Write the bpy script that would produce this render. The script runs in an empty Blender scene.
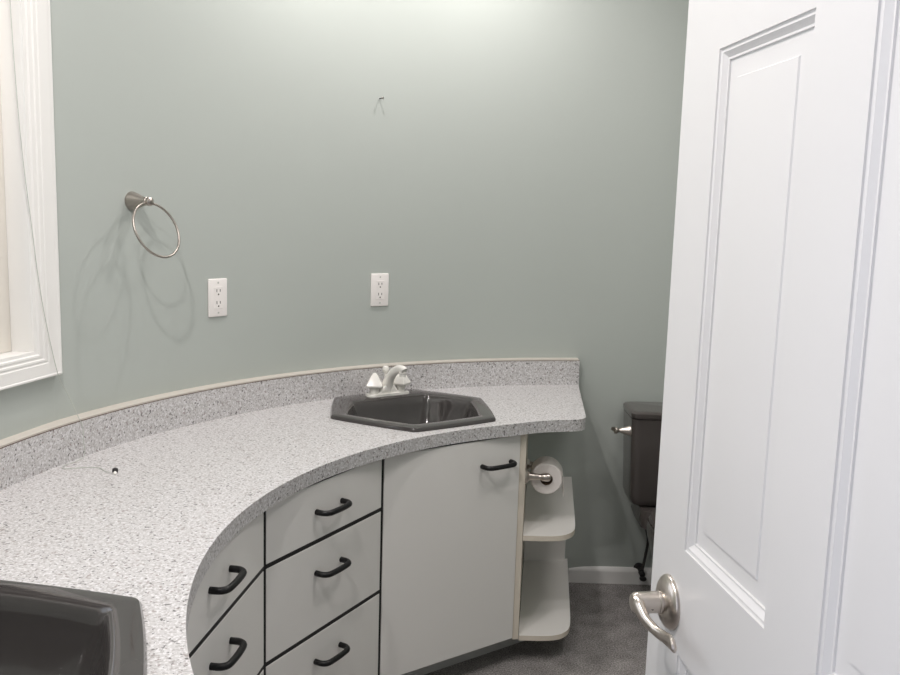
import bpy, bmesh, math, random
from mathutils import Vector, Matrix
random.seed(4)
PI = math.pi
scene = bpy.context.scene
COL = scene.collection

# ------------------------------------------------------------------ materials
def nodes_of(name):
    m = bpy.data.materials.new(name); m.use_nodes = True
    nt = m.node_tree
    return m, nt, nt.nodes['Principled BSDF']

def srgb(r, g, b):
    f = lambda c: (c/255/12.92) if c/255 <= .04045 else ((c/255+.055)/1.055)**2.4
    return (f(r), f(g), f(b), 1)

def mat(name, col, rough=.5, metal=0., spec=.5, var=.04, scale=30., bump=0., bscale=200., coat=0., detail=3.):
    """plain surface with faint procedural variation of tone and a fine bump"""
    m, nt, b = nodes_of(name)
    tc = nt.nodes.new('ShaderNodeTexCoord')
    no = nt.nodes.new('ShaderNodeTexNoise'); no.inputs['Scale'].default_value = scale; no.inputs['Detail'].default_value = detail
    nt.links.new(tc.outputs['Object'], no.inputs['Vector'])
    mx = nt.nodes.new('ShaderNodeMix'); mx.data_type = 'RGBA'
    nt.links.new(no.outputs['Fac'], mx.inputs['Factor'])
    mx.inputs['A'].default_value = tuple(min(1, c*(1-var)) for c in col[:3])+(1,)
    mx.inputs['B'].default_value = tuple(min(1, c*(1+var)) for c in col[:3])+(1,)
    nt.links.new(mx.outputs['Result'], b.inputs['Base Color'])
    b.inputs['Roughness'].default_value = rough; b.inputs['Metallic'].default_value = metal
    b.inputs['Specular IOR Level'].default_value = spec
    b.inputs['Coat Weight'].default_value = coat
    if bump:
        n2 = nt.nodes.new('ShaderNodeTexNoise'); n2.inputs['Scale'].default_value = bscale; n2.inputs['Detail'].default_value = 4
        nt.links.new(tc.outputs['Object'], n2.inputs['Vector'])
        bp = nt.nodes.new('ShaderNodeBump'); bp.inputs['Strength'].default_value = bump; bp.inputs['Distance'].default_value = .002
        nt.links.new(n2.outputs['Fac'], bp.inputs['Height']); nt.links.new(bp.outputs['Normal'], b.inputs['Normal'])
    return m

def laminate():
    m, nt, b = nodes_of('speckled_laminate')
    tc = nt.nodes.new('ShaderNodeTexCoord')
    def noise(sc, lo, hi, det=2., rough=.5, off=0):
        mp = nt.nodes.new('ShaderNodeMapping'); mp.inputs['Location'].default_value = (off, off*.7, off*.3)
        nt.links.new(tc.outputs['Object'], mp.inputs['Vector'])
        n = nt.nodes.new('ShaderNodeTexNoise'); n.inputs['Scale'].default_value = sc; n.inputs['Detail'].default_value = det; n.inputs['Roughness'].default_value = rough
        nt.links.new(mp.outputs['Vector'], n.inputs['Vector'])
        r = nt.nodes.new('ShaderNodeMapRange'); r.inputs['From Min'].default_value = lo; r.inputs['From Max'].default_value = hi
        nt.links.new(n.outputs['Fac'], r.inputs['Value'])
        return r.outputs['Result']
    cur = None
    base = (.55, .538, .535, 1)
    layers = [((.72, .71, .72, 1), noise(165, .50, .60, 2, .5, 0)),
              ((.41, .395, .39, 1), noise(165, .56, .64, 2, .5, 7.3)),
              ((.13, .125, .125, 1), noise(135, .635, .69, 1.5, .5, 3.1)),
              ((.33, .29, .28, 1), noise(120, .64, .70, 1.5, .5, 11.7))]
    prev = None
    for c, f in layers:
        mx = nt.nodes.new('ShaderNodeMix'); mx.data_type = 'RGBA'
        nt.links.new(f, mx.inputs['Factor'])
        if prev is None: mx.inputs['A'].default_value = base
        else: nt.links.new(prev, mx.inputs['A'])
        mx.inputs['B'].default_value = c; prev = mx.outputs['Result']
    nt.links.new(prev, b.inputs['Base Color'])
    b.inputs['Roughness'].default_value = .32
    return m

def carpet():
    m, nt, b = nodes_of('grey_carpet')
    tc = nt.nodes.new('ShaderNodeTexCoord')
    n1 = nt.nodes.new('ShaderNodeTexNoise'); n1.inputs['Scale'].default_value = 190; n1.inputs['Detail'].default_value = 4
    n2 = nt.nodes.new('ShaderNodeTexNoise'); n2.inputs['Scale'].default_value = 14; n2.inputs['Detail'].default_value = 5
    for n in (n1, n2): nt.links.new(tc.outputs['Object'], n.inputs['Vector'])
    r = nt.nodes.new('ShaderNodeValToRGB')
    r.color_ramp.elements[0].position = .34; r.color_ramp.elements[0].color = (.17, .16, .155, 1)
    r.color_ramp.elements[1].position = .68; r.color_ramp.elements[1].color = (.50, .475, .46, 1)
    nt.links.new(n1.outputs['Fac'], r.inputs['Fac'])
    mx = nt.nodes.new('ShaderNodeMix'); mx.data_type = 'RGBA'; mx.blend_type = 'MULTIPLY'; mx.inputs['Factor'].default_value = .6
    r2 = nt.nodes.new('ShaderNodeValToRGB'); r2.color_ramp.elements[0].position = .3; r2.color_ramp.elements[0].color = (.5, .5, .5, 1); r2.color_ramp.elements[1].position = .65
    nt.links.new(n2.outputs['Fac'], r2.inputs['Fac'])
    nt.links.new(r.outputs['Color'], mx.inputs['A']); nt.links.new(r2.outputs['Color'], mx.inputs['B'])
    nt.links.new(mx.outputs['Result'], b.inputs['Base Color'])
    bp = nt.nodes.new('ShaderNodeBump'); bp.inputs['Strength'].default_value = .9; bp.inputs['Distance'].default_value = .006
    nt.links.new(n1.outputs['Fac'], bp.inputs['Height']); nt.links.new(bp.outputs['Normal'], b.inputs['Normal'])
    b.inputs['Roughness'].default_value = .95; b.inputs['Specular IOR Level'].default_value = .1
    return m

def glass():
    m = bpy.data.materials.new('window_glass'); m.use_nodes = True; nt = m.node_tree; nt.nodes.clear()
    out = nt.nodes.new('ShaderNodeOutputMaterial'); mx = nt.nodes.new('ShaderNodeMixShader')
    tr = nt.nodes.new('ShaderNodeBsdfTransparent'); gl = nt.nodes.new('ShaderNodeBsdfGlossy'); fr = nt.nodes.new('ShaderNodeFresnel')
    tr.inputs['Color'].default_value = (.95, .97, .96, 1); gl.inputs['Roughness'].default_value = .01; fr.inputs['IOR'].default_value = 1.3
    nt.links.new(fr.outputs['Fac'], mx.inputs['Fac']); nt.links.new(tr.outputs['BSDF'], mx.inputs[1]); nt.links.new(gl.outputs['BSDF'], mx.inputs[2])
    nt.links.new(mx.outputs['Shader'], out.inputs['Surface'])
    return m

M = dict(
    wall=mat('sage_wall_paint', srgb(179, 185, 180), .48, spec=.35, var=.012, scale=3, bump=.05, bscale=260),
    ceil=mat('ceiling_paint', srgb(236, 235, 230), .8, var=.01, scale=4, bump=.1, bscale=150),
    trim=mat('white_trim_paint', srgb(236, 235, 232), .35, var=.012, scale=8),
    door=mat('white_door_paint', srgb(223, 222, 222), .34, var=.01, scale=6, bump=.02, bscale=90),
    lam=laminate(),
    caulk=mat('cream_caulk', srgb(200, 194, 185), .6, var=.06, scale=40, bump=.3, bscale=90),
    brown=mat('brown_laminate_core', srgb(92, 72, 60), .6, var=.1),
    cab=mat('off_white_laminate', srgb(234, 232, 228), .42, var=.012, scale=5),
    edge=mat('cream_edge_band', srgb(222, 213, 198), .5, var=.04, scale=25),
    kick=mat('grey_toe_kick', srgb(196, 196, 193), .6, var=.05),
    black=mat('black_paint', (.006, .006, .006, 1), .5, var=.1),
    pull=mat('black_pull_plastic', (.005, .005, .0055, 1), .38, spec=.35, var=.15, scale=60),
    sink=mat('charcoal_porcelain', srgb(66, 63, 62), .09, var=.05, scale=25, coat=.3),
    toilet=mat('brown_black_porcelain', srgb(78, 73, 71), .14, var=.04, scale=12, coat=.3),
    white=mat('white_faucet_plastic', srgb(240, 238, 232), .22, var=.015, scale=30, coat=.3),
    plate=mat('white_outlet_plastic', srgb(240, 236, 233), .3, var=.012, scale=50),
    slot=mat('dark_slot', srgb(45, 38, 36), .6),
    nickel=mat('brushed_nickel', srgb(200, 192, 184), .28, metal=1., var=.06, scale=60),
    steel=mat('satin_steel', srgb(172, 165, 158), .36, metal=1., var=.06, scale=60),
    chrome=mat('dull_chrome', srgb(180, 176, 170), .2, metal=1., var=.05),
    paper=mat('tissue_paper', srgb(238, 232, 228), .9, spec=.1, var=.03, scale=60, bump=.3, bscale=120),
    card=mat('cardboard_tube', srgb(120, 98, 80), .8),
    carpet=carpet(),
    glass=glass(),
    cord=mat('pale_cord', srgb(190, 194, 186), .5),
    dark=mat('dark_rubber', srgb(38, 36, 36), .5),
    mark=mat('scuff', srgb(150, 155, 148), .7),
    vinyl=mat('sash_vinyl', srgb(236, 231, 222), .4, var=.02),
)

# ------------------------------------------------------------------ mesh helpers
class MB:
    def __init__(s): s.bm = bmesh.new()
    def box(s, x0, x1, y0, y1, z0, z1, bev=0., seg=2):
        r = bmesh.ops.create_cube(s.bm, size=1.)
        vs = r['verts']
        for v in vs:
            v.co = Vector(((x0+x1)/2+v.co.x*(x1-x0), (y0+y1)/2+v.co.y*(y1-y0), (z0+z1)/2+v.co.z*(z1-z0)))
        if bev:
            es = list({e for v in vs for e in v.link_edges})
            bmesh.ops.bevel(s.bm, geom=es, offset=bev, segments=seg, affect='EDGES', profile=.5)
        return s
    def prism(s, pts, z0, z1, bev=0., seg=2, only='all'):
        """solid from a plan outline"""
        a = [s.bm.verts.new((p[0], p[1], z0)) for p in pts]; b = [s.bm.verts.new((p[0], p[1], z1)) for p in pts]
        n = len(pts)
        fb = s.bm.faces.new(a[::-1]); ft = s.bm.faces.new(b)
        for i in range(n): s.bm.faces.new((a[i], a[(i+1) % n], b[(i+1) % n], b[i]))
        if bev:
            es = set(ft.edges) | (set(fb.edges) if only == 'all' else set())
            bmesh.ops.bevel(s.bm, geom=list(es), offset=bev, segments=seg, affect='EDGES', profile=.5)
        return s
    def loft(s, loops, cap0=True, cap1=True, closed=True):
        vv = [[s.bm.verts.new(p) for p in L] for L in loops]
        n = len(vv[0])
        for a, b in zip(vv, vv[1:]):
            for i in range(n if closed else n-1):
                j = (i+1) % n
                s.bm.faces.new((a[i], a[j], b[j], b[i]))
        if cap0: s.bm.faces.new(vv[0][::-1])
        if cap1: s.bm.faces.new(vv[-1])
        return s
    def lathe(s, prof, n=32, mtx=None, caps=True):
        """prof: (r, h) around local Z, then mtx"""
        mtx = mtx or Matrix()
        loops = [[mtx @ Vector((r*math.cos(2*PI*i/n), r*math.sin(2*PI*i/n), h)) for i in range(n)] for r, h in prof]
        return s.loft(loops, caps, caps)
    def sweep(s, pts, rad, n=12, flat=None, up=Vector((0, 0, 1)), closed=False):
        """tube along pts; rad a number or list; flat = list of (a along side, b along up')"""
        pts = [Vector(p) for p in pts]; N = len(pts); loops = []
        for i, p in enumerate(pts):
            if closed: t = pts[(i+1) % N]-pts[i-1]
            else: t = pts[min(i+1, N-1)]-pts[max(i-1, 0)]
            t.normalize()
            u = up if abs(t.dot(up)) < .95 else Vector((1, 0, 0))
            if i == 0 or closed and False: side = t.cross(u).normalized()
            else:
                side = (side-t*side.dot(t)); side.normalize()
            b = side.cross(t).normalized()
            ra, rb = flat[i] if flat else ((rad[i],)*2 if isinstance(rad, (list, tuple)) else (rad, rad))
            loops.append([p+side*ra*math.cos(2*PI*k/n)+b*rb*math.sin(2*PI*k/n) for k in range(n)])
        if closed: loops.append(loops[0]); vv = None
        if closed:
            V = [[s.bm.verts.new(q) for q in L] for L in loops[:-1]]
            for i in range(N):
                A, B = V[i], V[(i+1) % N]
                for k in range(n): s.bm.faces.new((A[k], A[(k+1) % n], B[(k+1) % n], B[k]))
            return s
        return s.loft(loops)
    def build(s, name, m, parent=None, smooth=35, loc=None):
        bmesh.ops.remove_doubles(s.bm, verts=s.bm.verts, dist=1e-6)
        bmesh.ops.recalc_face_normals(s.bm, faces=s.bm.faces)
        me = bpy.data.meshes.new(name); s.bm.to_mesh(me); s.bm.free()
        for x in (m if isinstance(m, (list, tuple)) else [m]): me.materials.append(x)
        if smooth:
            for p in me.polygons: p.use_smooth = True
            me.set_sharp_from_angle(angle=math.radians(smooth))
        o = bpy.data.objects.new(name, me); COL.objects.link(o)
        if parent: o.parent = parent
        return o

def catmull(P, k=8):
    P = [Vector(p) for p in P]; out = []
    for i in range(len(P)-1):
        p0, p1, p2, p3 = P[max(i-1, 0)], P[i], P[i+1], P[min(i+2, len(P)-1)]
        for j in range(k):
            t = j/k
            out.append(.5*((2*p1)+(p2-p0)*t+(2*p0-5*p1+4*p2-p3)*t*t+(3*p1-p0-3*p2+p3)*t**3))
    out.append(P[-1]); return out

def lerp_list(L, n):
    out = []
    for i in range(n):
        f = i/(n-1)*(len(L)-1); a = int(min(f, len(L)-2)); t = f-a
        out.append(L[a]*(1-t)+L[a+1]*t if not isinstance(L[a], tuple) else tuple(p*(1-t)+q*t for p, q in zip(L[a], L[a+1])))
    return out

def round_poly(V, rad, k=6, bow=0., m=6):
    """rounded closed outline with the same count of points for the same corner count; edges may bow outward"""
    n = len(V); V = [Vector((v[0], v[1], 0)) for v in V]; arcs = []
    for i in range(n):
        p, a, b = V[i], V[i-1], V[(i+1) % n]
        r = rad[i] if isinstance(rad, (list, tuple)) else rad
        da, db = (a-p).normalized(), (b-p).normalized()
        ang = da.angle(db); d = r/math.tan(ang/2)
        s, e = p+da*d, p+db*d
        arcs.append([(s*(1-t)**2+p*2*t*(1-t)+e*t*t) for t in [j/k for j in range(k+1)]])
    out = []
    for i in range(n):
        out += arcs[i]
        s, e = arcs[i][-1], arcs[(i+1) % n][0]; d = (e-s); nrm = Vector((d.y, -d.x, 0)).normalized()
        for j in range(1, m):
            t = j/m; out.append(s+d*t+nrm*bow*4*t*(1-t))
    return out

def area2(P): return sum(P[i-1][0]*P[i][1]-P[i][0]*P[i-1][1] for i in range(len(P)))

def frame(ox, oy, oz, dx, dy):
    """x axis along (dx,dy), y axis 90 deg to its left, z up"""
    l = math.hypot(dx, dy); dx /= l; dy /= l
    return Matrix(((dx, -dy, 0, ox), (dy, dx, 0, oy), (0, 0, 1, oz), (0, 0, 0, 1)))

def tag(o, label=None, cat=None, group=None, kind=None):
    if label: o['label'] = label
    if cat: o['category'] = cat
    if group: o['group'] = group
    if kind: o['kind'] = kind
    return o

def thing(name, mtx, label, cat, group=None):
    o = bpy.data.objects.new(name, None); COL.objects.link(o); o.empty_display_size = .05
    o.matrix_world = mtx
    return tag(o, label, cat, group)

def copy_tree(o, mtx=None, parent=None):
    c = o.copy(); COL.objects.link(c)
    if parent: c.parent = parent; c.matrix_parent_inverse = o.matrix_parent_inverse.copy()
    if mtx is not None: c.matrix_world = mtx
    for ch in list(o.children): copy_tree(ch, None, c)
    return c

# ------------------------------------------------------------------ plan geometry
O = Vector((.73, 1.68, 0))            # centre the curved wall and counter turn about
RW = 1.83                             # wall
CT = .86                              # counter height
def P(r, a): a = math.radians(a); return Vector((O.x+r*math.cos(a), O.y+r*math.sin(a), 0))
def radial(th, r, z):                 # looking at the wall: x to the right, y towards the wall
    a = math.radians(th); p = P(r, th)
    return frame(p.x, p.y, z, math.sin(a), -math.cos(a))
ANG_W = 163.2
WA = math.radians(11.)
wdir = Vector((math.sin(WA), math.cos(WA), 0)); wn = Vector((math.cos(WA), -math.sin(WA), 0))  # along window wall / into the room
W0 = P(RW, ANG_W)
CEIL = 2.695
YB = O.y+RW                           # back wall
XR = 1.62                             # right wall
YF = .40                              # front wall outer face
def wall_pt(s, off=0): return W0+wdir*s+wn*off

# ------------------------------------------------------------------ setting
T = .14
# curved + back wall: one shell
arc = [P(RW, a) for a in [90+(ANG_W-90)*i/72 for i in range(73)]]
arco = [P(RW+T, a) for a in [90+(ANG_W-90)*i/72 for i in range(73)]]
inner = [Vector((XR, YB, 0))]+arc; outer = [Vector((XR, YB+T, 0))]+arco
b = MB(); b.prism(inner+outer[::-1], 0, CEIL); tag(b.build('wall_back', M['wall'], smooth=20), kind='structure')
# window wall, with an opening
SO0, SO1, ZW0, ZW1 = -1.08, -.085, 1.154, 2.10      # opening along the wall and in height
send = -(W0.y-YF)/wdir.y                            # where the wall meets the front wall
def wseg(mb, s0, s1, o0, o1, z0, z1, bev=0.):
    pts = [wall_pt(s0, o0), wall_pt(s1, o0), wall_pt(s1, o1), wall_pt(s0, o1)]
    if area2(pts) < 0: pts = pts[::-1]
    mb.prism(pts, z0, z1, bev)
b = MB()
wseg(b, send-.1, SO0, -T, 0, 0, CEIL); wseg(b, SO1, 0, -T, 0, 0, CEIL)
wseg(b, SO0, SO1, -T, 0, 0, ZW0); wseg(b, SO0, SO1, -T, 0, ZW1, CEIL)
tag(b.build('wall_left', M['wall'], smooth=0), kind='structure')
b = MB(); b.box(XR, XR+T, YF, YB+T, 0, CEIL); tag(b.build('wall_right', M['wall'], smooth=0), kind='structure')
# front wall with the doorway the camera looks through
DX0, DX1 = -.44, .50
xl = wall_pt(send).x-.12
b = MB(); b.box(xl, DX0, YF, YF+.12, 0, CEIL); b.box(DX1, XR+T, YF, YF+.12, 0, CEIL); b.box(DX0, DX1, YF, YF+.12, 2.2, CEIL)
tag(b.build('wall_front', M['wall'], smooth=0), kind='structure')
b = MB(); b.box(-2.2, 2.2, -1.4, 3.9, -.06, 0); tag(b.build('floor', M['carpet'], smooth=0), kind='structure')
b = MB(); b.box(-1.9, 1.9, YF, 3.9, CEIL, CEIL+.08); tag(b.build('ceiling', M['ceil'], smooth=0), kind='structure')

# baseboard along the back wall, right of the shelf unit
b = MB()
prof = [(0, 0), (-.014, 0), (-.014, .054), (-.011, .062), (-.006, .069), (0, .071)]
x0, x1 = .53, XR
b.loft([[(x, YB+y, z) for y, z in prof] for x in (x0, x1)])
tag(b.build('baseboard_back', M['trim'], smooth=0), kind='structure')

# window: frame, jambs, sill, sash, glass
b = MB()
win_root = thing('window_1', frame(W0.x, W0.y, 0, wdir.x, wdir.y), 'white framed window in the left wall above the counter', 'window')
win_root['kind'] = 'structure'
# local frame: x along the wall (towards the back), y away from room
def casing(mb):
    w = .095
    pr = [(0, 0), (0, .0185), (.003, .0205), (.007, .0205), (.010, .0185), (.016, .018), (.048, .0175), (.051, .0155), (.055, .0155), (.058, .017), (.064, .0165), (.067, .0135), (.072, .0135), (.075, .015), (.081, .0145), (.085, .011), (.095, .010), (.095, 0)]   # u from outer edge, height
    X0, X1, Z0, Z1 = SO0-w+.003, SO1+w-.002, 1.087, ZW1+w-.003
    loops = []
    for (cx, cz, sx, sz) in ((X0, Z0, 1, 1), (X1, Z0, -1, 1), (X1, Z1, -1, -1), (X0, Z1, 1, -1)):
        loops.append([Vector((cx+sx*u, -h, cz+sz*u*(.75 if cz < 1.5 else 1))) for u, h in pr])
    V = [[mb.bm.verts.new(p) for p in L] for L in loops]
    n = len(pr)
    for i in range(4):
        A, B = V[i], V[(i+1) % 4]
        for k in range(n): mb.bm.faces.new((A[k], A[(k+1) % n], B[(k+1) % n], B[k]))
casing(b); b.build('casing', M['trim'], win_root, smooth=30)
b = MB()
b.box(SO1-.003, SO1+.001, -.004, T-.005, ZW0, ZW1); b.box(SO0-.001, SO0+.012, -.004, T-.005, ZW0, ZW1); b.box(SO0+.012, SO1-.003, -.004, T-.005, ZW1-.012, ZW1)
b.build('jamb', M['trim'], win_root, smooth=0)
b = MB(); b.box(SO0+.012, SO1-.003, -.004, T-.005, ZW0-.001, ZW0+.002); b.build('sill', M['trim'], win_root, smooth=0)
b = MB()
xa, xb, za, zb = SO0+.012, SO1-.003, ZW0+.002, ZW1-.012
for (q0, q1, r0, r1) in ((xa, xa+.05, za, zb), (xb-.05, xb, za, zb), (xa+.05, xb-.05, za, za+.055), (xa+.05, xb-.05, zb-.05, zb), ((xa+xb)/2-.025, (xa+xb)/2+.025, za+.055, zb-.05)):
    b.box(q0, q1, .052, .105, r0, r1, .003)
b.build('sash', M['vinyl'], win_root, smooth=30)
b = MB(); b.box(xa+.04, (xa+xb)/2, .082, .086, za+.045, zb-.04); b.build('pane', M['glass'], win_root, smooth=0)
b = MB(); b.box((xa+xb)/2, xb-.04, .082, .086, za+.045, zb-.04); b.build('pane', M['glass'], win_root, smooth=0)

# ------------------------------------------------------------------ countertop with backsplash
def sink_outline(dr=0., inset=0.):
    return [(-.165+0*inset, 0)]
SINKS = ((124.8, 0.), (200.6, .036))
# sink outline in its local frame (x right, y to the wall), origin at r = 1.5
HEX_OUT = [(-.158, -.275), (.158, -.275), (.305, .005), (.165, .256), (-.165, .256), (-.305, .005)]
HEX_IN = [(-.132, -.230), (.132, -.230), (.258, -.004), (.155, .142), (-.155, .142), (-.258, -.004)]
def hexl(V, f, k=6, bow=.004, rad=.03): # scaled about the middle of the basin
    return round_poly([(x*f, (y-.0)*f) for x, y in V], rad, k, bow)

outline = []
# front edge from the right end to the left, then along the window wall and back round the curve
front_right = [(.474, 2.93), (.471, 2.895), (.465, 2.868), (.452, 2.849), (.434, 2.836), (.41, 2.829), (.374, 2.823), (.34, 2.813), (.305, 2.800), (.271, 2.783), (.236, 2.762), (.203, 2.742)]
outline += [Vector((x, y, 0)) for x, y in front_right]
for a in [116+(214.1-116)*i/64 for i in range(65)]:
    c = Vector((.74, 1.665, 0)); r = 1.2025
    outline.append(c+Vector((math.cos(math.radians(a)), math.sin(math.radians(a)), 0))*r)
nfront = len(outline)
lend = wall_pt(-1.42)
outline.append(lend)
wall_side = [wall_pt(s) for s in (-1.2, -.9, -.6, -.4, -.3, -.2, -.1, 0.)]
outline += wall_side
outline += [P(RW, a) for a in [ANG_W-(ANG_W-96.3)*i/56 for i in range(1, 57)]]
if area2(outline) < 0: outline = outline[::-1]

counter = thing('countertop', Matrix.Translation((0, 0, 0)), 'long curved grey speckled laminate countertop with low backsplash along the wall', 'countertop')
holes = []
for th, dr in SINKS:
    mt = radial(th, 1.5+dr, 0)
    holes.append([mt @ p for p in hexl(HEX_OUT, .93)])
b = MB()
def cap(bm, z):
    es = []; rings = []
    for L in [outline]+holes:
        vs = [bm.verts.new((p.x, p.y, z)) for p in L]; rings.append(vs)
        es += [bm.edges.new((vs[i-1], vs[i])) for i in range(len(vs))]
    bmesh.ops.triangle_fill(bm, use_beauty=True, use_dissolve=False, edges=es)
    return rings
rt = cap(b.bm, CT); rb = cap(b.bm, CT-.04)
for A, B in zip(rt, rb):
    n = len(A)
    for i in range(n): b.bm.faces.new((A[i-1], A[i], B[i], B[i-1]))
b.build('worktop', M['lam'], counter, smooth=30)
# backsplash: r 1.782..1.80 along the curve, then out along the window wall
def strip(r0, r1, z0, z1, name, m, a1=173., tail=True, bev=0., a0=96.3):
    AA = [a0+(a1-a0)*i/80 for i in range(81)]
    ins = [P(r0, a) for a in AA]; outs = [P(r1, a) for a in AA]
    if tail:
        d = Vector((-wdir.x, -wdir.y, 0))
        ins.append(ins[-1]+d*.95); outs.append(outs[-1]+d*.95)
    b = MB(); pts = ins+outs[::-1]
    if area2(pts) < 0: pts = pts[::-1]
    b.prism(pts, z0, z1, bev, 1, 'top')
    return b.build(name, m, counter, smooth=30)
strip(1.782, 1.806, CT, CT+.098, 'backsplash', M['lam'], a0=96.6)
strip(1.7815, 1.8063, CT+.098, CT+.0992, 'backsplash_seam', M['brown'], a0=96.6)
# cream filler closing the gap between backsplash and wall, over its top edge
ins = [P(1.784, a) for a in [96.7+(173-96.7)*i/80 for i in range(81)]]
outs = [P(RW-.0005, a) for a in [96.5+(ANG_W-96.5)*i/72 for i in range(73)]]+[wall_pt(s, -.001) for s in (-.1, -.2, -.3, -.34)]
ins.append(ins[-1]-wdir*.95); outs.append(wall_pt(-1.25, -.001))
pts = ins+outs[::-1]
if area2(pts) < 0: pts = pts[::-1]
b = MB(); b.prism(pts, CT+.0992, CT+.1035)
tag(b.build('caulk_strip', M['caulk'], counter, smooth=30), 'cream caulk strip along the backsplash top')

# ------------------------------------------------------------------ sinks
def make_sink(th, dr, label, wide=0.):
    W_ = lambda V: [(x+(wide if x > .2 else 0), y) for x, y in V]
    root = thing('sink', radial(th, 1.5+dr, CT), label, 'sink', 'charcoal corner sinks in the counter')
    def L(V, f, z, rad=.03, off=(0, 0), bow=.004):
        return [Vector((p.x+off[0], p.y+off[1], z)) for p in hexl(W_(V), f, bow=bow, rad=rad)]
    b = MB()
    b.loft([L(HEX_OUT, .94, -.004), L(HEX_OUT, 1.0, 0), L(HEX_OUT, 1.0, .006), L(HEX_OUT, .985, .012), L(HEX_OUT, .962, .0135),
            L(HEX_IN, 1.01, .0135), L(HEX_IN, .985, .0115, .035), L(HEX_IN, .955, .004, .04), L(HEX_IN, .925, -.02, .045, (0, -.002)), L(HEX_IN, .82, -.095, .06, (0, -.004)),
            L(HEX_IN, .70, -.125, .06, (0, -.006)), L(HEX_IN, .52, -.140, .06, (0, -.008)), L(HEX_IN, .2, -.146, .02, (0, -.01), .001)], cap0=False, cap1=True)
    b.build('basin', M['sink'], root, smooth=40)
    b = MB(); b.lathe([(.030, -.1465), (.030, -.141), (.026, -.140), (.022, -.143), (.001, -.143)], 28, Matrix.Translation((0, -.01, 0)))
    b.build('drain', M['chrome'], root)
    b = MB(); mt = Matrix.Translation((.0, -.205, -.04)) @ Matrix.Rotation(math.radians(68), 4, 'X')
    return root
s2 = make_sink(*SINKS[0], 'hexagonal charcoal sink under the white faucet, against the back of the counter')
s1 = make_sink(*SINKS[1], 'charcoal sink in the foreground at the lower left, cut by the photo edge', .028)

# ------------------------------------------------------------------ faucet (stands on the rear ledge of the far sink)
fa = thing('faucet', radial(124.0, 1.7, CT+.0135), 'white two-handle faucet standing on the far charcoal sink', 'faucet')
b = MB(); b.prism(round_poly([(-.085, -.026), (.085, -.026), (.085, .026), (-.085, .026)], .022, 6), 0, .008, .003, 3, 'top')
b.build('base_plate', M['white'], fa)
b = MB()
b.loft([[Vector((p.x, p.y, z)) for p in round_poly([(-w, -d), (w, -d), (w, d), (-w, d)], min(w, d)*.8, 5)] for w, d, z in ((.066, .018, .007), (.052, .0165, .011), (.036, .018, .016), (.030, .018, .026), (.022, .016, .036))])
b.build('body', M['white'], fa)
pth = catmull([(0, .006, .014), (0, .0, .036), (0, -.016, .064), (0, -.044, .090), (0, -.078, .106), (0, -.112, .108), (0, -.118, .107)], 7)
fl = lerp_list([(.026, .024), (.022, .021), (.018, .018), (.016, .015), (.0155, .0125), (.0145, .0115), (.010, .008)], len(pth))
b = MB(); b.sweep(pth, 0, 16, fl, Vector((0, 0, 1))); b.build('spout', M['white'], fa)
b = MB(); b.lathe([(.0118, 0), (.0118, .01), (.0135, .012), (.0135, .016)], 20, Matrix.Translation((0, -.104, .083)))
b.build('aerator', M['white'], fa)
for sx in (-1, 1):
    b = MB()
    b.lathe([(.015, .007), (.0165, .02), (.019, .028), (.012, .036)], 24, Matrix.Translation((sx*.054, 0, 0)))
    h = b.build('handle', M['white'], fa)
    b = MB(); c = []
    for w, z, r in ((.016, .030, .003), (.0275, .034, .003), (.029, .040, .003), (.012, .074, .002), (.005, .083, .0015)):
        c.append([Matrix.Rotation(math.radians(32*sx), 4, 'Z') @ p+Vector((sx*.054, 0, z)) for p in round_poly([(-w, -w), (w, -w), (w, w), (-w, w)], r, 3, 0, 2)])
    b.loft(c); b.build('knob', M['white'], h)
b = MB(); b.lathe([(.004, .03), (.004, .074), (.007, .078), (.0115, .084), (.0125, .091), (.0105, .099), (.004, .103)], 20, Matrix.Translation((.001, .018, 0)))
b.build('lift_rod', M['white'], fa)

# ------------------------------------------------------------------ cabinets (flat fronts, one per facet)
FR = 1.22
V = [P(FR, 112.5), P(FR, 138.7), P(FR, 163.3), P(1.243, 187.9), P(1.24, 214.1)]
def facet(i):
    a, c = V[i+1], V[i]                     # x to the right when facing the front
    d = c-a
    return frame(a.x, a.y, 0, d.x, d.y), d.length
ZTOP = .814; ZB = .102; FT = .018
def pull(parent, cx, z, span=.112, label=None):
    h = span/2; r = .0078
    pts = [(cx-h, .001, z), (cx-h, -.016, z), (cx-h+.003, -.026, z), (cx-h+.010, -.0335, z), (cx-h+.022, -.037, z), (cx, -.0385, z), (cx+h-.022, -.037, z), (cx+h-.010, -.0335, z), (cx+h-.003, -.026, z), (cx+h, -.016, z), (cx+h, .001, z)]
    b = MB(); b.sweep(catmull(pts, 4), r, 12); b.build('pull', M['pull'], parent)

def carcass(root, i, mt, L, right_panel=False):
    """hollow body behind the front, open at the top, in the facet frame"""
    inv = mt.inverted()
    ro = 1.79
    a0 = math.degrees(math.atan2(V[i+1].y-O.y, V[i+1].x-O.x)) % 360; a1 = math.degrees(math.atan2(V[i].y-O.y, V[i].x-O.x)) % 360
    pL = inv @ P(1.70, a0-.1); pR = inv @ P(1.70, a1+.1)
    fl, fr = Vector((.003, FT, 0)), Vector((L-.003, FT, 0))
    return fl, fr, pL, pR

def side_board(mb, p, q, w, z0, z1):
    d = (q-p).normalized(); n = Vector((-d.y, d.x, 0))*w
    pts = [p, q, q+n, p+n]
    if area2(pts) < 0: pts = pts[::-1]
    mb.prism(pts, z0, z1)

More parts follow.
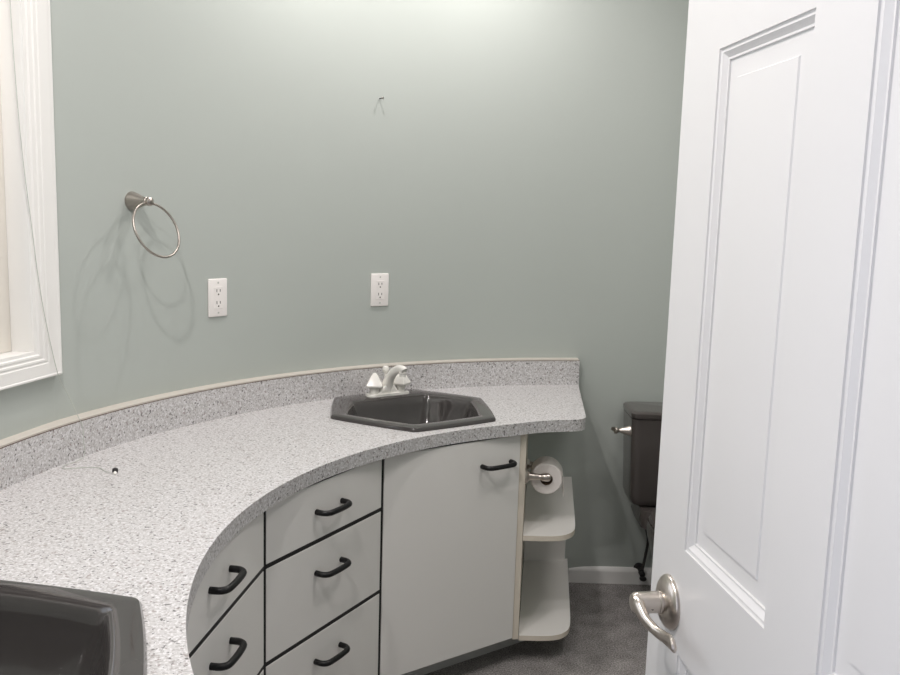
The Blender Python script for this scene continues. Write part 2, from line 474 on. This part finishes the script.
def drawer_unit(i, label, zs, pull_z, pull_off):
    mt, L = facet(i)
    root = thing('drawer_cabinet', mt, label, 'drawer cabinet', 'curved vanity drawer cabinets')
    fl, fr, pL, pR = carcass(root, i, mt, L)
    b = MB()
    side_board(b, fl, pL, -.016, ZB, .815); side_board(b, fr, pR, .016, ZB, .815)
    pts = [fl+Vector((.016, 0, 0)), fr-Vector((.016, 0, 0)), pR-Vector((.02, 0, 0)), pL+Vector((.02, 0, 0))]
    b.prism(pts, ZB, ZB+.016)
    b.build('carcass', M['cab'], root, smooth=0)
    b = MB(); b.box(.0005, L-.0005, .0016, FT, ZB, .815); tag(b.build('face_frame', M['black'], root, smooth=0), 'black frame showing as lines between the drawers')
    b = MB(); b.box(.05, L-.05, .112, .128, .0, ZB); b.build('toe_kick', M['kick'], root, smooth=0)
    edges = [ZTOP+.0055]+zs+[ZB-.004]
    for k in range(3):
        z1, z0 = edges[k]-.0062, edges[k+1]+.0062
        b = MB(); b.box(.0065, L-.0065, 0, .004, z0, z1, .0006, 1)
        f = b.build('drawer', M['cab'], root, smooth=0)
        pull(f, L/2+pull_off, pull_z[k])
    return root
drawer_unit(1, 'off-white three-drawer cabinet beside the tall door under the sink', [.653, .396], [.736, .566, .314], 0.)
drawer_unit(2, 'off-white three-drawer cabinet half hidden below the counter overhang', [.653, .396], [.745, .578, .322], -.02)

mt, L = facet(0)
cab = thing('sink_cabinet', mt, 'off-white cabinet with one tall door below the far sink', 'cabinet')
inv = mt.inverted()
fl, fr, pL, pR = carcass(cab, 0, mt, L)
b = MB(); side_board(b, fl, pL, -.016, ZB, .815)
b.prism([fl+Vector((.016, 0, 0)), Vector((L-.022, FT, 0)), inv @ Vector((.29, 3.40, 0)), pL+Vector((.02, 0, 0))], ZB, ZB+.016)
b.build('carcass', M['cab'], cab, smooth=0)
pa, pb_ = inv @ Vector((.243, 2.797, 0)), inv @ Vector((.3135, 3.458, 0))
pc, pd = inv @ Vector((.3325, 3.4625, 0)), inv @ Vector((.2635, 2.800, 0))
pts = [pa, pd, pc, pb_]
if area2(pts) < 0: pts = pts[::-1]
b = MB(); b.prism(pts, .094, .8195); tag(b.build('side_panel', M['edge'], cab, smooth=0), 'cream edged side panel')
b = MB(); b.box(.001, L-.024, .0035, FT, ZB, .819); b.build('face_frame', M['black'], cab, smooth=0)
b = MB(); b.box(.05, L+.17, .112, .128, 0, .087); b.build('toe_kick', M['kick'], cab, smooth=0)
b = MB(); b.box(.0045, L-.0255, -.001, .004, ZB, .814, .0006, 1); dleaf = b.build('door', M['cab'], cab, smooth=0)
pull(dleaf, L-.124, .729, .118)

# ------------------------------------------------------------------ open shelf unit at the counter's right end
sh = thing('corner_shelf', Matrix.Translation((.40, 3.2, 0)), 'open white end shelf with two rounded boards beneath the counter end', 'shelf')
shp = [(.2655, 2.803), (.33, 2.803), (.372, 2.807), (.404, 2.818), (.428, 2.838), (.445, 2.866), (.455, 2.905), (.462, 2.955), (.5225, 3.4965), (.335, 3.4635)]
sp = [(x-.40, y-3.2) for x, y in catmull([(x, y, 0) for x, y in shp[1:8]], 4) and [(v.x, v.y) for v in catmull([(x, y, 0) for x, y in shp[1:8]], 4)]]
sp = [(shp[0][0]-.40, shp[0][1]-3.2)]+sp+[(shp[8][0]-.40, shp[8][1]-3.2), (shp[9][0]-.40, shp[9][1]-3.2)]
for z in (.088, .445):
    b = MB(); b.prism(sp, z, z+.018)
    o = b.build('shelf_board', [M['cab'], M['edge']], sh, smooth=30)
    for p in o.data.polygons: p.material_index = 0 if abs(p.normal.z) > .5 else 1
b = MB(); b.prism([(x-.40, y-3.2) for x, y in ((.335, 3.451), (.509, 3.4815), (.507, 3.4935), (.333, 3.4635))], .106, .445); b.build('back_panel', M['cab'], sh, smooth=0)
b = MB(); b.prism([(.0, -.08), (.05, -.08), (.05, .24), (-.04, .24)], 0, .088); b.build('toe_kick', M['kick'], sh, smooth=0)

# ------------------------------------------------------------------ toilet paper holder on the side panel, and the roll
pdir = Vector((.0725, .71, 0)).normalized(); pn = Vector((pdir.y, -pdir.x, 0))   # along the panel / out of it
def panel_pt(d, off, z): return Vector((.2635, 2.800, 0))+pdir*d+pn*off+Vector((0, 0, z))
tpz = .645
hold = thing('toilet_paper_holder', frame(*panel_pt(.155, 0, tpz), pdir.x, pdir.y), 'brushed nickel paper holder mounted on the cream side panel', 'toilet paper holder')
# local: x along the panel (away from the viewer), y out to the left of x => into the cabinet; out of the panel is -y
def post(dx):
    rot = Matrix.Translation((dx, 0, 0)) @ Matrix.Rotation(PI/2, 4, 'X')
    b = MB(); b.lathe([(.026, .0003), (.026, .004), (.021, .009), (.014, .014), (.0125, .024), (.0105, .045), (.0105, .054), (.0140, .060), (.0150, .072), (.0138, .082), (.006, .088)], 24, rot)
    b.build('post', M['nickel'], hold)
post(-.068); post(.068)
b = MB(); b.sweep([(-.068, -.073, 0), (.068, -.073, 0)], .0075, 14); b.build('roller', M['nickel'], hold)
roll = thing('toilet_paper_roll', frame(*panel_pt(.155, .073, tpz-.012), pdir.x, pdir.y), 'white toilet paper roll hanging on the nickel holder', 'toilet paper')
b = MB(); rr, ri, hw = .0548, .0215, .051
prof = [(ri, -hw), (rr-.004, -hw), (rr, -hw+.004), (rr, hw-.004), (rr-.004, hw), (ri, hw)]
mtx = Matrix.Rotation(PI/2, 4, 'Y')
n = 40
loops = [[mtx @ Vector((r*math.cos(2*PI*i/n), r*math.sin(2*PI*i/n), h)) for i in range(n)] for r, h in prof]
VV = [[b.bm.verts.new(p) for p in Lp] for Lp in loops]
for k in range(len(VV)):
    A, B = VV[k], VV[(k+1) % len(VV)]
    if k == len(VV)-1: continue
    for i in range(n): b.bm.faces.new((A[i], A[(i+1) % n], B[(i+1) % n], B[i]))
b.build('paper', M['paper'], roll)
b = MB()
loops = [[mtx @ Vector((r*math.cos(2*PI*i/n), r*math.sin(2*PI*i/n), h)) for i in range(n)] for r, h in ((ri, -hw+.001), (ri, hw-.001), (ri-.0015, hw-.001), (ri-.0015, -hw+.001), (ri, -hw+.001))]
b.loft(loops, False, False); b.build('core', M['card'], roll)
# loose sheet: leaves the roll on the room side and hangs
b = MB()
pf = [(-rr+.006, .026), (-rr-.0012, .012), (-rr-.004, -.012), (-rr-.006, -.035), (-rr-.005, -.060)]
b.loft([[Vector((x, y, z)) for y, z in pf]+[Vector((x, y-.0008, z)) for y, z in pf[::-1]] for x in (-hw, hw)])
b.build('loose_sheet', M['paper'], roll)

# ------------------------------------------------------------------ wall outlets
def make_outlet(th, z, label):
    root = thing('wall_outlet', radial(th, RW, z), label, 'outlet', 'white wall outlets above the backsplash')
    b = MB(); b.box(-.037, .037, -.0062, .001, -.061, .061, .0035, 3); b.build('cover_plate', M['plate'], root)
    b = MB(); b.box(-.0175, .0175, -.0072, -.005, -.035, .035, .0008, 1); ins = b.build('receptacle', M['plate'], root, smooth=0)
    b = MB()
    for zc in (.019, -.019):
        for sx, hh in ((-.0065, .0048), (.0065, .004)):
            b.box(sx-.0011, sx+.0011, -.0076, -.0066, zc+.004-hh, zc+.004+hh)
        b.lathe([(.0026, -.0076), (.0026, -.0066)], 10, Matrix.Translation((0, 0, zc-.008)) @ Matrix.Rotation(0, 4, 'X') @ Matrix(((1, 0, 0, 0), (0, 0, 1, 0), (0, 1, 0, 0), (0, 0, 0, 1))))
    b.build('slots', M['slot'], ins, smooth=0)
    for zz in (.048, -.048):
        b = MB(); b.lathe([(.0032, -.0068), (.0032, -.005)], 12, Matrix.Translation((0, 0, zz)) @ Matrix(((1, 0, 0, 0), (0, 0, 1, 0), (0, 1, 0, 0), (0, 0, 0, 1))))
        b.build('screw', M['cord'], root, smooth=0)
    return root
o1 = make_outlet(143.83, 1.2415, 'white duplex wall outlet below the towel ring')
o2 = copy_tree(o1, radial(123.03, RW, 1.242)); o2['label'] = 'white duplex wall outlet above the faucet'

# ------------------------------------------------------------------ towel ring
tr = thing('towel_ring', radial(153.84, RW, 1.537), 'brushed nickel towel ring on the green wall near the window', 'towel ring')
toY = Matrix(((1, 0, 0, 0), (0, 0, -1, 0), (0, 1, 0, 0), (0, 0, 0, 1)))   # lathe axis along -y (into the room)
b = MB(); b.lathe([(.027, 0), (.027, .004), (.025, .010), (.0215, .020), (.0165, .034), (.0125, .046), (.0115, .052)], 32, toY); b.build('mount', M['steel'], tr)
b = MB()
b.lathe([(.009, .050), (.0115, .053), (.0115, .057), (.0095, .059), (.0095, .062), (.0125, .064), (.0125, .070), (.008, .074), (.003, .0765)], 28, toY)
b.build('post_cap', M['steel'], tr)
b = MB(); R = .080; rc = Vector((0, -.0605, -.0045-R))
tilt = Matrix.Rotation(math.radians(-22), 3, 'X'); piv = Vector((0, -.0605, 0))
b.sweep([piv+tilt @ (rc-piv+Vector((R*math.sin(2*PI*i/72), 0, R*math.cos(2*PI*i/72)))) for i in range(72)], .0036, 12, None, Vector((0, 1, 0)), True)
ring = b.build('ring', M['steel'], tr)

# ------------------------------------------------------------------ nail
na = thing('nail', radial(123.45, RW, 1.931), 'small bare nail sticking out high on the green wall', 'nail')
b = MB(); b.lathe([(.0018, -.002), (.0018, .024)], 10, toY); b.build('shank', M['dark'], na)
b = MB(); b.lathe([(.0045, .0235), (.0048, .0245), (.0040, .0255), (.001, .026)], 14, toY); b.build('head', M['chrome'], na)

# ------------------------------------------------------------------ cord hanging from the window, lying on the counter
cd = thing('window_cord', Matrix.Translation((-.836, 2.094, CT)), 'thin pale cord trailing from the window down onto the counter', 'cord')
org = Vector((-.836, 2.094, CT))
pA = [(-1.030, 2.052, 2.28), (-1.026, 2.063, 1.98), (-1.024, 2.070, 1.815), (-1.022, 2.084, 1.646), (-1.018, 2.103, 1.499), (-1.012, 2.135, 1.286), (-1.002, 2.185, 1.094), (-.990, 2.212, 1.035), (-.968, 2.226, .965), (-.9605, 2.227, .945), (-.9585, 2.228, .90), (-.956, 2.224, .868), (-.960, 2.195, .8618), (-.975, 2.14, .8618), (-.962, 2.118, .8618), (-.935, 2.128, .8618), (-.905, 2.138, .8618), (-.879, 2.133, .8618), (-.855, 2.108, .8618), (-.838, 2.094, .864)]
b = MB(); b.sweep([p-org for p in catmull(pA, 6)], .0009, 8); b.build('cord', M['cord'], cd)
b = MB(); b.lathe([(.003, 0), (.0065, .002), (.0075, .006), (.0065, .011), (.003, .0135)], 16, Matrix.Translation((.008, .008, .0)) ); tag(b.build('bead', M['dark'], cd), 'dark bead at the cord end')
b = MB(); b.lathe([(.002, 0), (.0045, .001), (.005, .004), (.002, .008)], 14, Matrix.Translation((.012, -.003, .0))); tag(b.build('cap', M['white'], cd), 'white end cap')

# ------------------------------------------------------------------ toilet
to = thing('toilet', Matrix.Translation((.948, 3.49, 0)), 'dark brown toilet against the back wall behind the open door', 'toilet')
def rr_loop(w0, w1, y0, y1, z, r):  # plan rounded rectangle in local coordinates (y negative into the room)
    return [Vector((p.x, p.y, z)) for p in round_poly([(w0, y0), (w1, y0), (w1, y1), (w0, y1)], r, 6, .0, 4)]
b = MB()
b.loft([rr_loop(-.195, .195, -.175, -.010, .405, .03), rr_loop(-.212, .212, -.190, -.006, .416, .035), rr_loop(-.219, .219, -.198, -.004, .440, .035), rr_loop(-.2325, .2325, -.208, -.002, .762, .03)])
b.build('tank', M['toilet'], to, smooth=40)
b = MB()
b.loft([rr_loop(-.226, .226, -.204, -.002, .7625, .03), rr_loop(-.234, .234, -.213, 0, .766, .035), rr_loop(-.236, .236, -.216, .0, .772, .035), rr_loop(-.236, .236, -.216, .0, .785, .035), rr_loop(-.230, .230, -.210, -.004, .791, .033), rr_loop(-.215, .215, -.195, -.012, .793, .03)])
b.build('tank_lid', M['toilet'], to, smooth=40)
# side mounted trip lever
mt = Matrix.Translation((-.226, -.165, .708)) @ Matrix.Scale(1.2, 4) @ Matrix.Rotation(-PI/2, 4, 'Y')
b = MB(); b.lathe([(.016, -.004), (.018, .003), (.0165, .008), (.013, .018), (.0085, .033), (.006, .040), (.0065, .043), (.0115, .048), (.0115, .054), (.007, .058)], 24, mt)
lev = b.build('flush_lever', M['nickel'], to)
b = MB(); b.sweep(catmull([(-.284, -.165, .708), (-.292, -.172, .713), (-.302, -.182, .718)], 5), lerp_list([.005, .006, .0075], 11), 12); b.build('lever_tip', M['nickel'], lev)
# bowl and pedestal
def egg(cy, rx, ry0, ry1, z, n=40):  # elongated: ry0 to the front, ry1 to the back
    return [Vector((rx*math.sin(2*PI*i/n), cy-(ry0 if math.cos(2*PI*i/n) > 0 else ry1)*math.cos(2*PI*i/n), z)) for i in range(n)]
b = MB()
b.loft([egg(-.36, .115, .17, .27, 0), egg(-.36, .118, .175, .275, .02), egg(-.36, .105, .15, .26, .09), egg(-.38, .12, .18, .26, .18), egg(-.40, .165, .24, .28, .27), egg(-.41, .185, .27, .30, .345), egg(-.41, .19, .275, .305, .385), egg(-.41, .185, .27, .30, .397)])
b.build('bowl', M['toilet'], to, smooth=50)
b = MB(); b.loft([rr_loop(-.175, .175, -.24, -.02, .33, .05), rr_loop(-.185, .185, -.24, -.012, .36, .05), rr_loop(-.18, .18, -.24, -.012, .4045, .05)]); b.build('tank_shelf', M['toilet'], to, smooth=40)
b = MB(); b.loft([egg(-.42, .187, .275, .22, .3975), egg(-.42, .192, .28, .225, .404), egg(-.42, .19, .278, .223, .415), egg(-.42, .18, .268, .213, .419)]); b.build('seat', M['toilet'], to, smooth=40)
b = MB(); b.loft([egg(-.42, .187, .275, .22, .4195), egg(-.42, .191, .279, .224, .424), egg(-.42, .185, .273, .218, .437), egg(-.42, .15, .235, .18, .442)]); b.build('seat_lid', M['toilet'], to, smooth=40)
b = MB(); b.sweep(catmull([(-.158, -.10, .406), (-.160, -.10, .385), (-.152, -.11, .34), (-.128, -.09, .29), (-.105, -.05, .22), (-.108, -.035, .145), (-.118, -.04, .088)], 7), .006, 10); b.build('supply_hose', M['dark'], to)
va = thing('shutoff_valve', Matrix.Translation((.828, YB, .07)), 'dark shutoff valve low on the wall beside the toilet', 'valve')
b = MB(); b.lathe([(.022, 0), (.022, .004), (.008, .008), (.008, .045), (.012, .048), (.012, .075), (.006, .078)], 20, toY); b.build('valve_body', M['dark'], va)
b = MB(); b.lathe([(.006, -.02), (.009, 0), (.009, .012), (.007, .017)], 16, Matrix.Translation((0, -.06, 0))); b.build('nut', M['dark'], va)
b = MB(); b.loft([[Vector((.014*math.cos(2*PI*i/20)*k, y, .009*math.sin(2*PI*i/20)*k-.012)) for i in range(20)] for k, y in ((.6, -.078), (1, -.082), (1, -.094), (.7, -.098))]); b.build('knob', M['dark'], va)

# ------------------------------------------------------------------ entry door (open into the room)
D0 = Vector((.363, 1.317, 0)); dd = Vector((-.125, .992, 0)).normalized()
SE, SH = .082, -.800                         # free edge, hinge edge along dd
# local frame: origin at the hinge foot, x towards the free edge, y to the left = the face we see at y = 0
org = D0+dd*SH
dr = thing('door_1', frame(org.x, org.y, .012, dd.x, dd.y), 'white panelled door standing open on the right', 'door')
dr['kind'] = 'structure'
DW, DH, DT = SE-SH, 2.15, .036
def sx(s): return s-SH
panels = []
for (s0, s1) in ((-.675, -.419), (-.300, -.045)):
    for (z0, z1) in ((.25, .845), (1.014, 1.755), (1.878, 2.03)): panels.append((sx(s0), sx(s1), z0, z1))
b = MB()
xs = sorted({0., DW} | {v for p in panels for v in p[:2]}); zs = sorted({0., DH} | {v for p in panels for v in p[2:]})
def inpanel(x, z): return any(p[0] < x < p[1] and p[2] < z < p[3] for p in panels)
for face_y, sg in ((0., 1), (-DT, -1)):
    for i in range(len(xs)-1):
        for j in range(len(zs)-1):
            if inpanel((xs[i]+xs[i+1])/2, (zs[j]+zs[j+1])/2): continue
            b.bm.faces.new([b.bm.verts.new((x, face_y, z)) for x, z in ((xs[i], zs[j]), (xs[i+1], zs[j]), (xs[i+1], zs[j+1]), (xs[i], zs[j+1]))])
    prof = [(0, 0), (.0008, .0024), (.0035, .0032), (.006, .0030), (.0085, .0052), (.0135, .0088), (.0165, .0088), (.0172, .0115), (.020, .0118), (.044, .0102), (.0455, .0080), (.048, .0078)]
    for (x0, x1, z0, z1) in panels:
        loops = [[Vector((x, face_y-sg*d, z)) for x, z in ((x0+u, z0+u), (x1-u, z0+u), (x1-u, z1-u), (x0+u, z1-u))] for u, d in prof]
        b.loft(loops, cap0=False, cap1=True)
for (a, c) in (((0, 0), (DW, 0)), ((DW, 0), (DW, DH)), ((DW, DH), (0, DH)), ((0, DH), (0, 0))):
    b.bm.faces.new([b.bm.verts.new(p) for p in ((a[0], 0, a[1]), (c[0], 0, c[1]), (c[0], -DT, c[1]), (a[0], -DT, a[1]))])
b.build('leaf', M['door'], dr, smooth=12)
# lever handle: rose, neck, lever
hx, hz = sx(-.002), .911
toP = Matrix(((1, 0, 0, hx), (0, 0, 1, 0), (0, 1, 0, hz), (0, 0, 0, 1)))
b = MB(); b.lathe([(.0435, -.0005), (.0435, .003), (.0415, .0065), (.036, .0105), (.026, .0145), (.019, .016)], 40, toP); hnd = b.build('door_handle', M['nickel'], dr)
b = MB(); b.lathe([(.0185, .014), (.0185, .020), (.0172, .0215), (.0168, .052), (.0162, .058), (.013, .0625), (.006, .064)], 32, toP); b.build('neck', M['nickel'], hnd)
lp = catmull([(.006, .051, .001), (-.014, .055, -.001), (-.036, .053, -.010), (-.060, .045, -.017), (-.084, .039, -.0165), (-.108, .039, -.012), (-.126, .043, -.008), (-.133, .046, -.006)], 7)
lf = lerp_list([(.0125, .0128), (.0095, .0128), (.0078, .0098), (.0070, .0086), (.0068, .0098), (.0062, .0125), (.0050, .0105), (.0020, .004)], len(lp))
b = MB(); b.sweep([Vector((hx, 0, hz))+p for p in lp], 0, 18, lf); b.build('lever', M['nickel'], hnd)
b = MB(); b.lathe([(.0022, .0), (.0022, .0008)], 10, Matrix.Translation((hx-.0156, .034, hz-.004)) @ Matrix.Rotation(-PI/2, 4, 'Y')); b.build('set_screw', M['dark'], hnd)

# ------------------------------------------------------------------ lamps of the room (two bulbs over each basin), an added fill lamp and daylight
def downlight(name, loc, watts, col=(1, .942, .928), d=.06):
    l = bpy.data.lights.new(name, 'AREA'); l.shape = 'DISK'; l.size = d; l.energy = watts; l.color = col
    o = bpy.data.objects.new(name, l); o.location = loc; COL.objects.link(o); return o
for a_, W in ((111, 6.4), (134, 6.4), (191.5, 10.8), (213, 10.8)):
    p_ = P(1.45, a_); downlight('downlight_and_fill', (p_.x, p_.y, 2.69), W)

downlight('downlight_and_fill', (.85, 2.05, 2.69), 10., d=.6)   # added fill lamp over the middle of the floor, to brighten cabinet fronts
SKY_ROOM, SKY_WIN = .3, 2.0
w = bpy.data.worlds.new('overcast_sky'); scene.world = w; w.use_nodes = True
nt = w.node_tree; bg = nt.nodes['Background']
tc = nt.nodes.new('ShaderNodeTexCoord'); sp_ = nt.nodes.new('ShaderNodeSeparateXYZ'); nt.links.new(tc.outputs['Generated'], sp_.inputs['Vector'])
rp = nt.nodes.new('ShaderNodeMapRange'); nt.links.new(sp_.outputs['X'], rp.inputs['Value'])      # bright sky beyond the window, dim room beyond the doorway
rp.inputs['From Min'].default_value = -.25; rp.inputs['From Max'].default_value = -.75; rp.inputs['To Min'].default_value = SKY_ROOM; rp.inputs['To Max'].default_value = SKY_WIN
nt.links.new(rp.outputs['Result'], bg.inputs['Strength']); bg.inputs['Color'].default_value = (.87, .89, 1, 1)

# ------------------------------------------------------------------ camera
f = 868.; pt, rl = math.radians(8.0), math.radians(1.7)
fw = Vector((0, math.cos(pt), -math.sin(pt))); rt_ = Vector((1, 0, 0)); up = rt_.cross(fw)
r2 = rt_*math.cos(rl)+up*math.sin(rl); u2 = -rt_*math.sin(rl)+up*math.cos(rl)
cam = bpy.data.cameras.new('camera'); co = bpy.data.objects.new('camera', cam); COL.objects.link(co)
cam.sensor_width = 36; cam.lens = f/900*36; cam.clip_start = .02
co.matrix_world = Matrix(((r2.x, u2.x, -fw.x, 0), (r2.y, u2.y, -fw.y, 0), (r2.z, u2.z, -fw.z, 1.523), (0, 0, 0, 1)))
scene.camera = co
vs = scene.view_settings
scene.display_settings.display_device = 'sRGB'
vs.view_transform = 'Standard'; vs.look = 'None'; vs.exposure = .2; vs.gamma = 1.; vs.use_curve_mapping = False
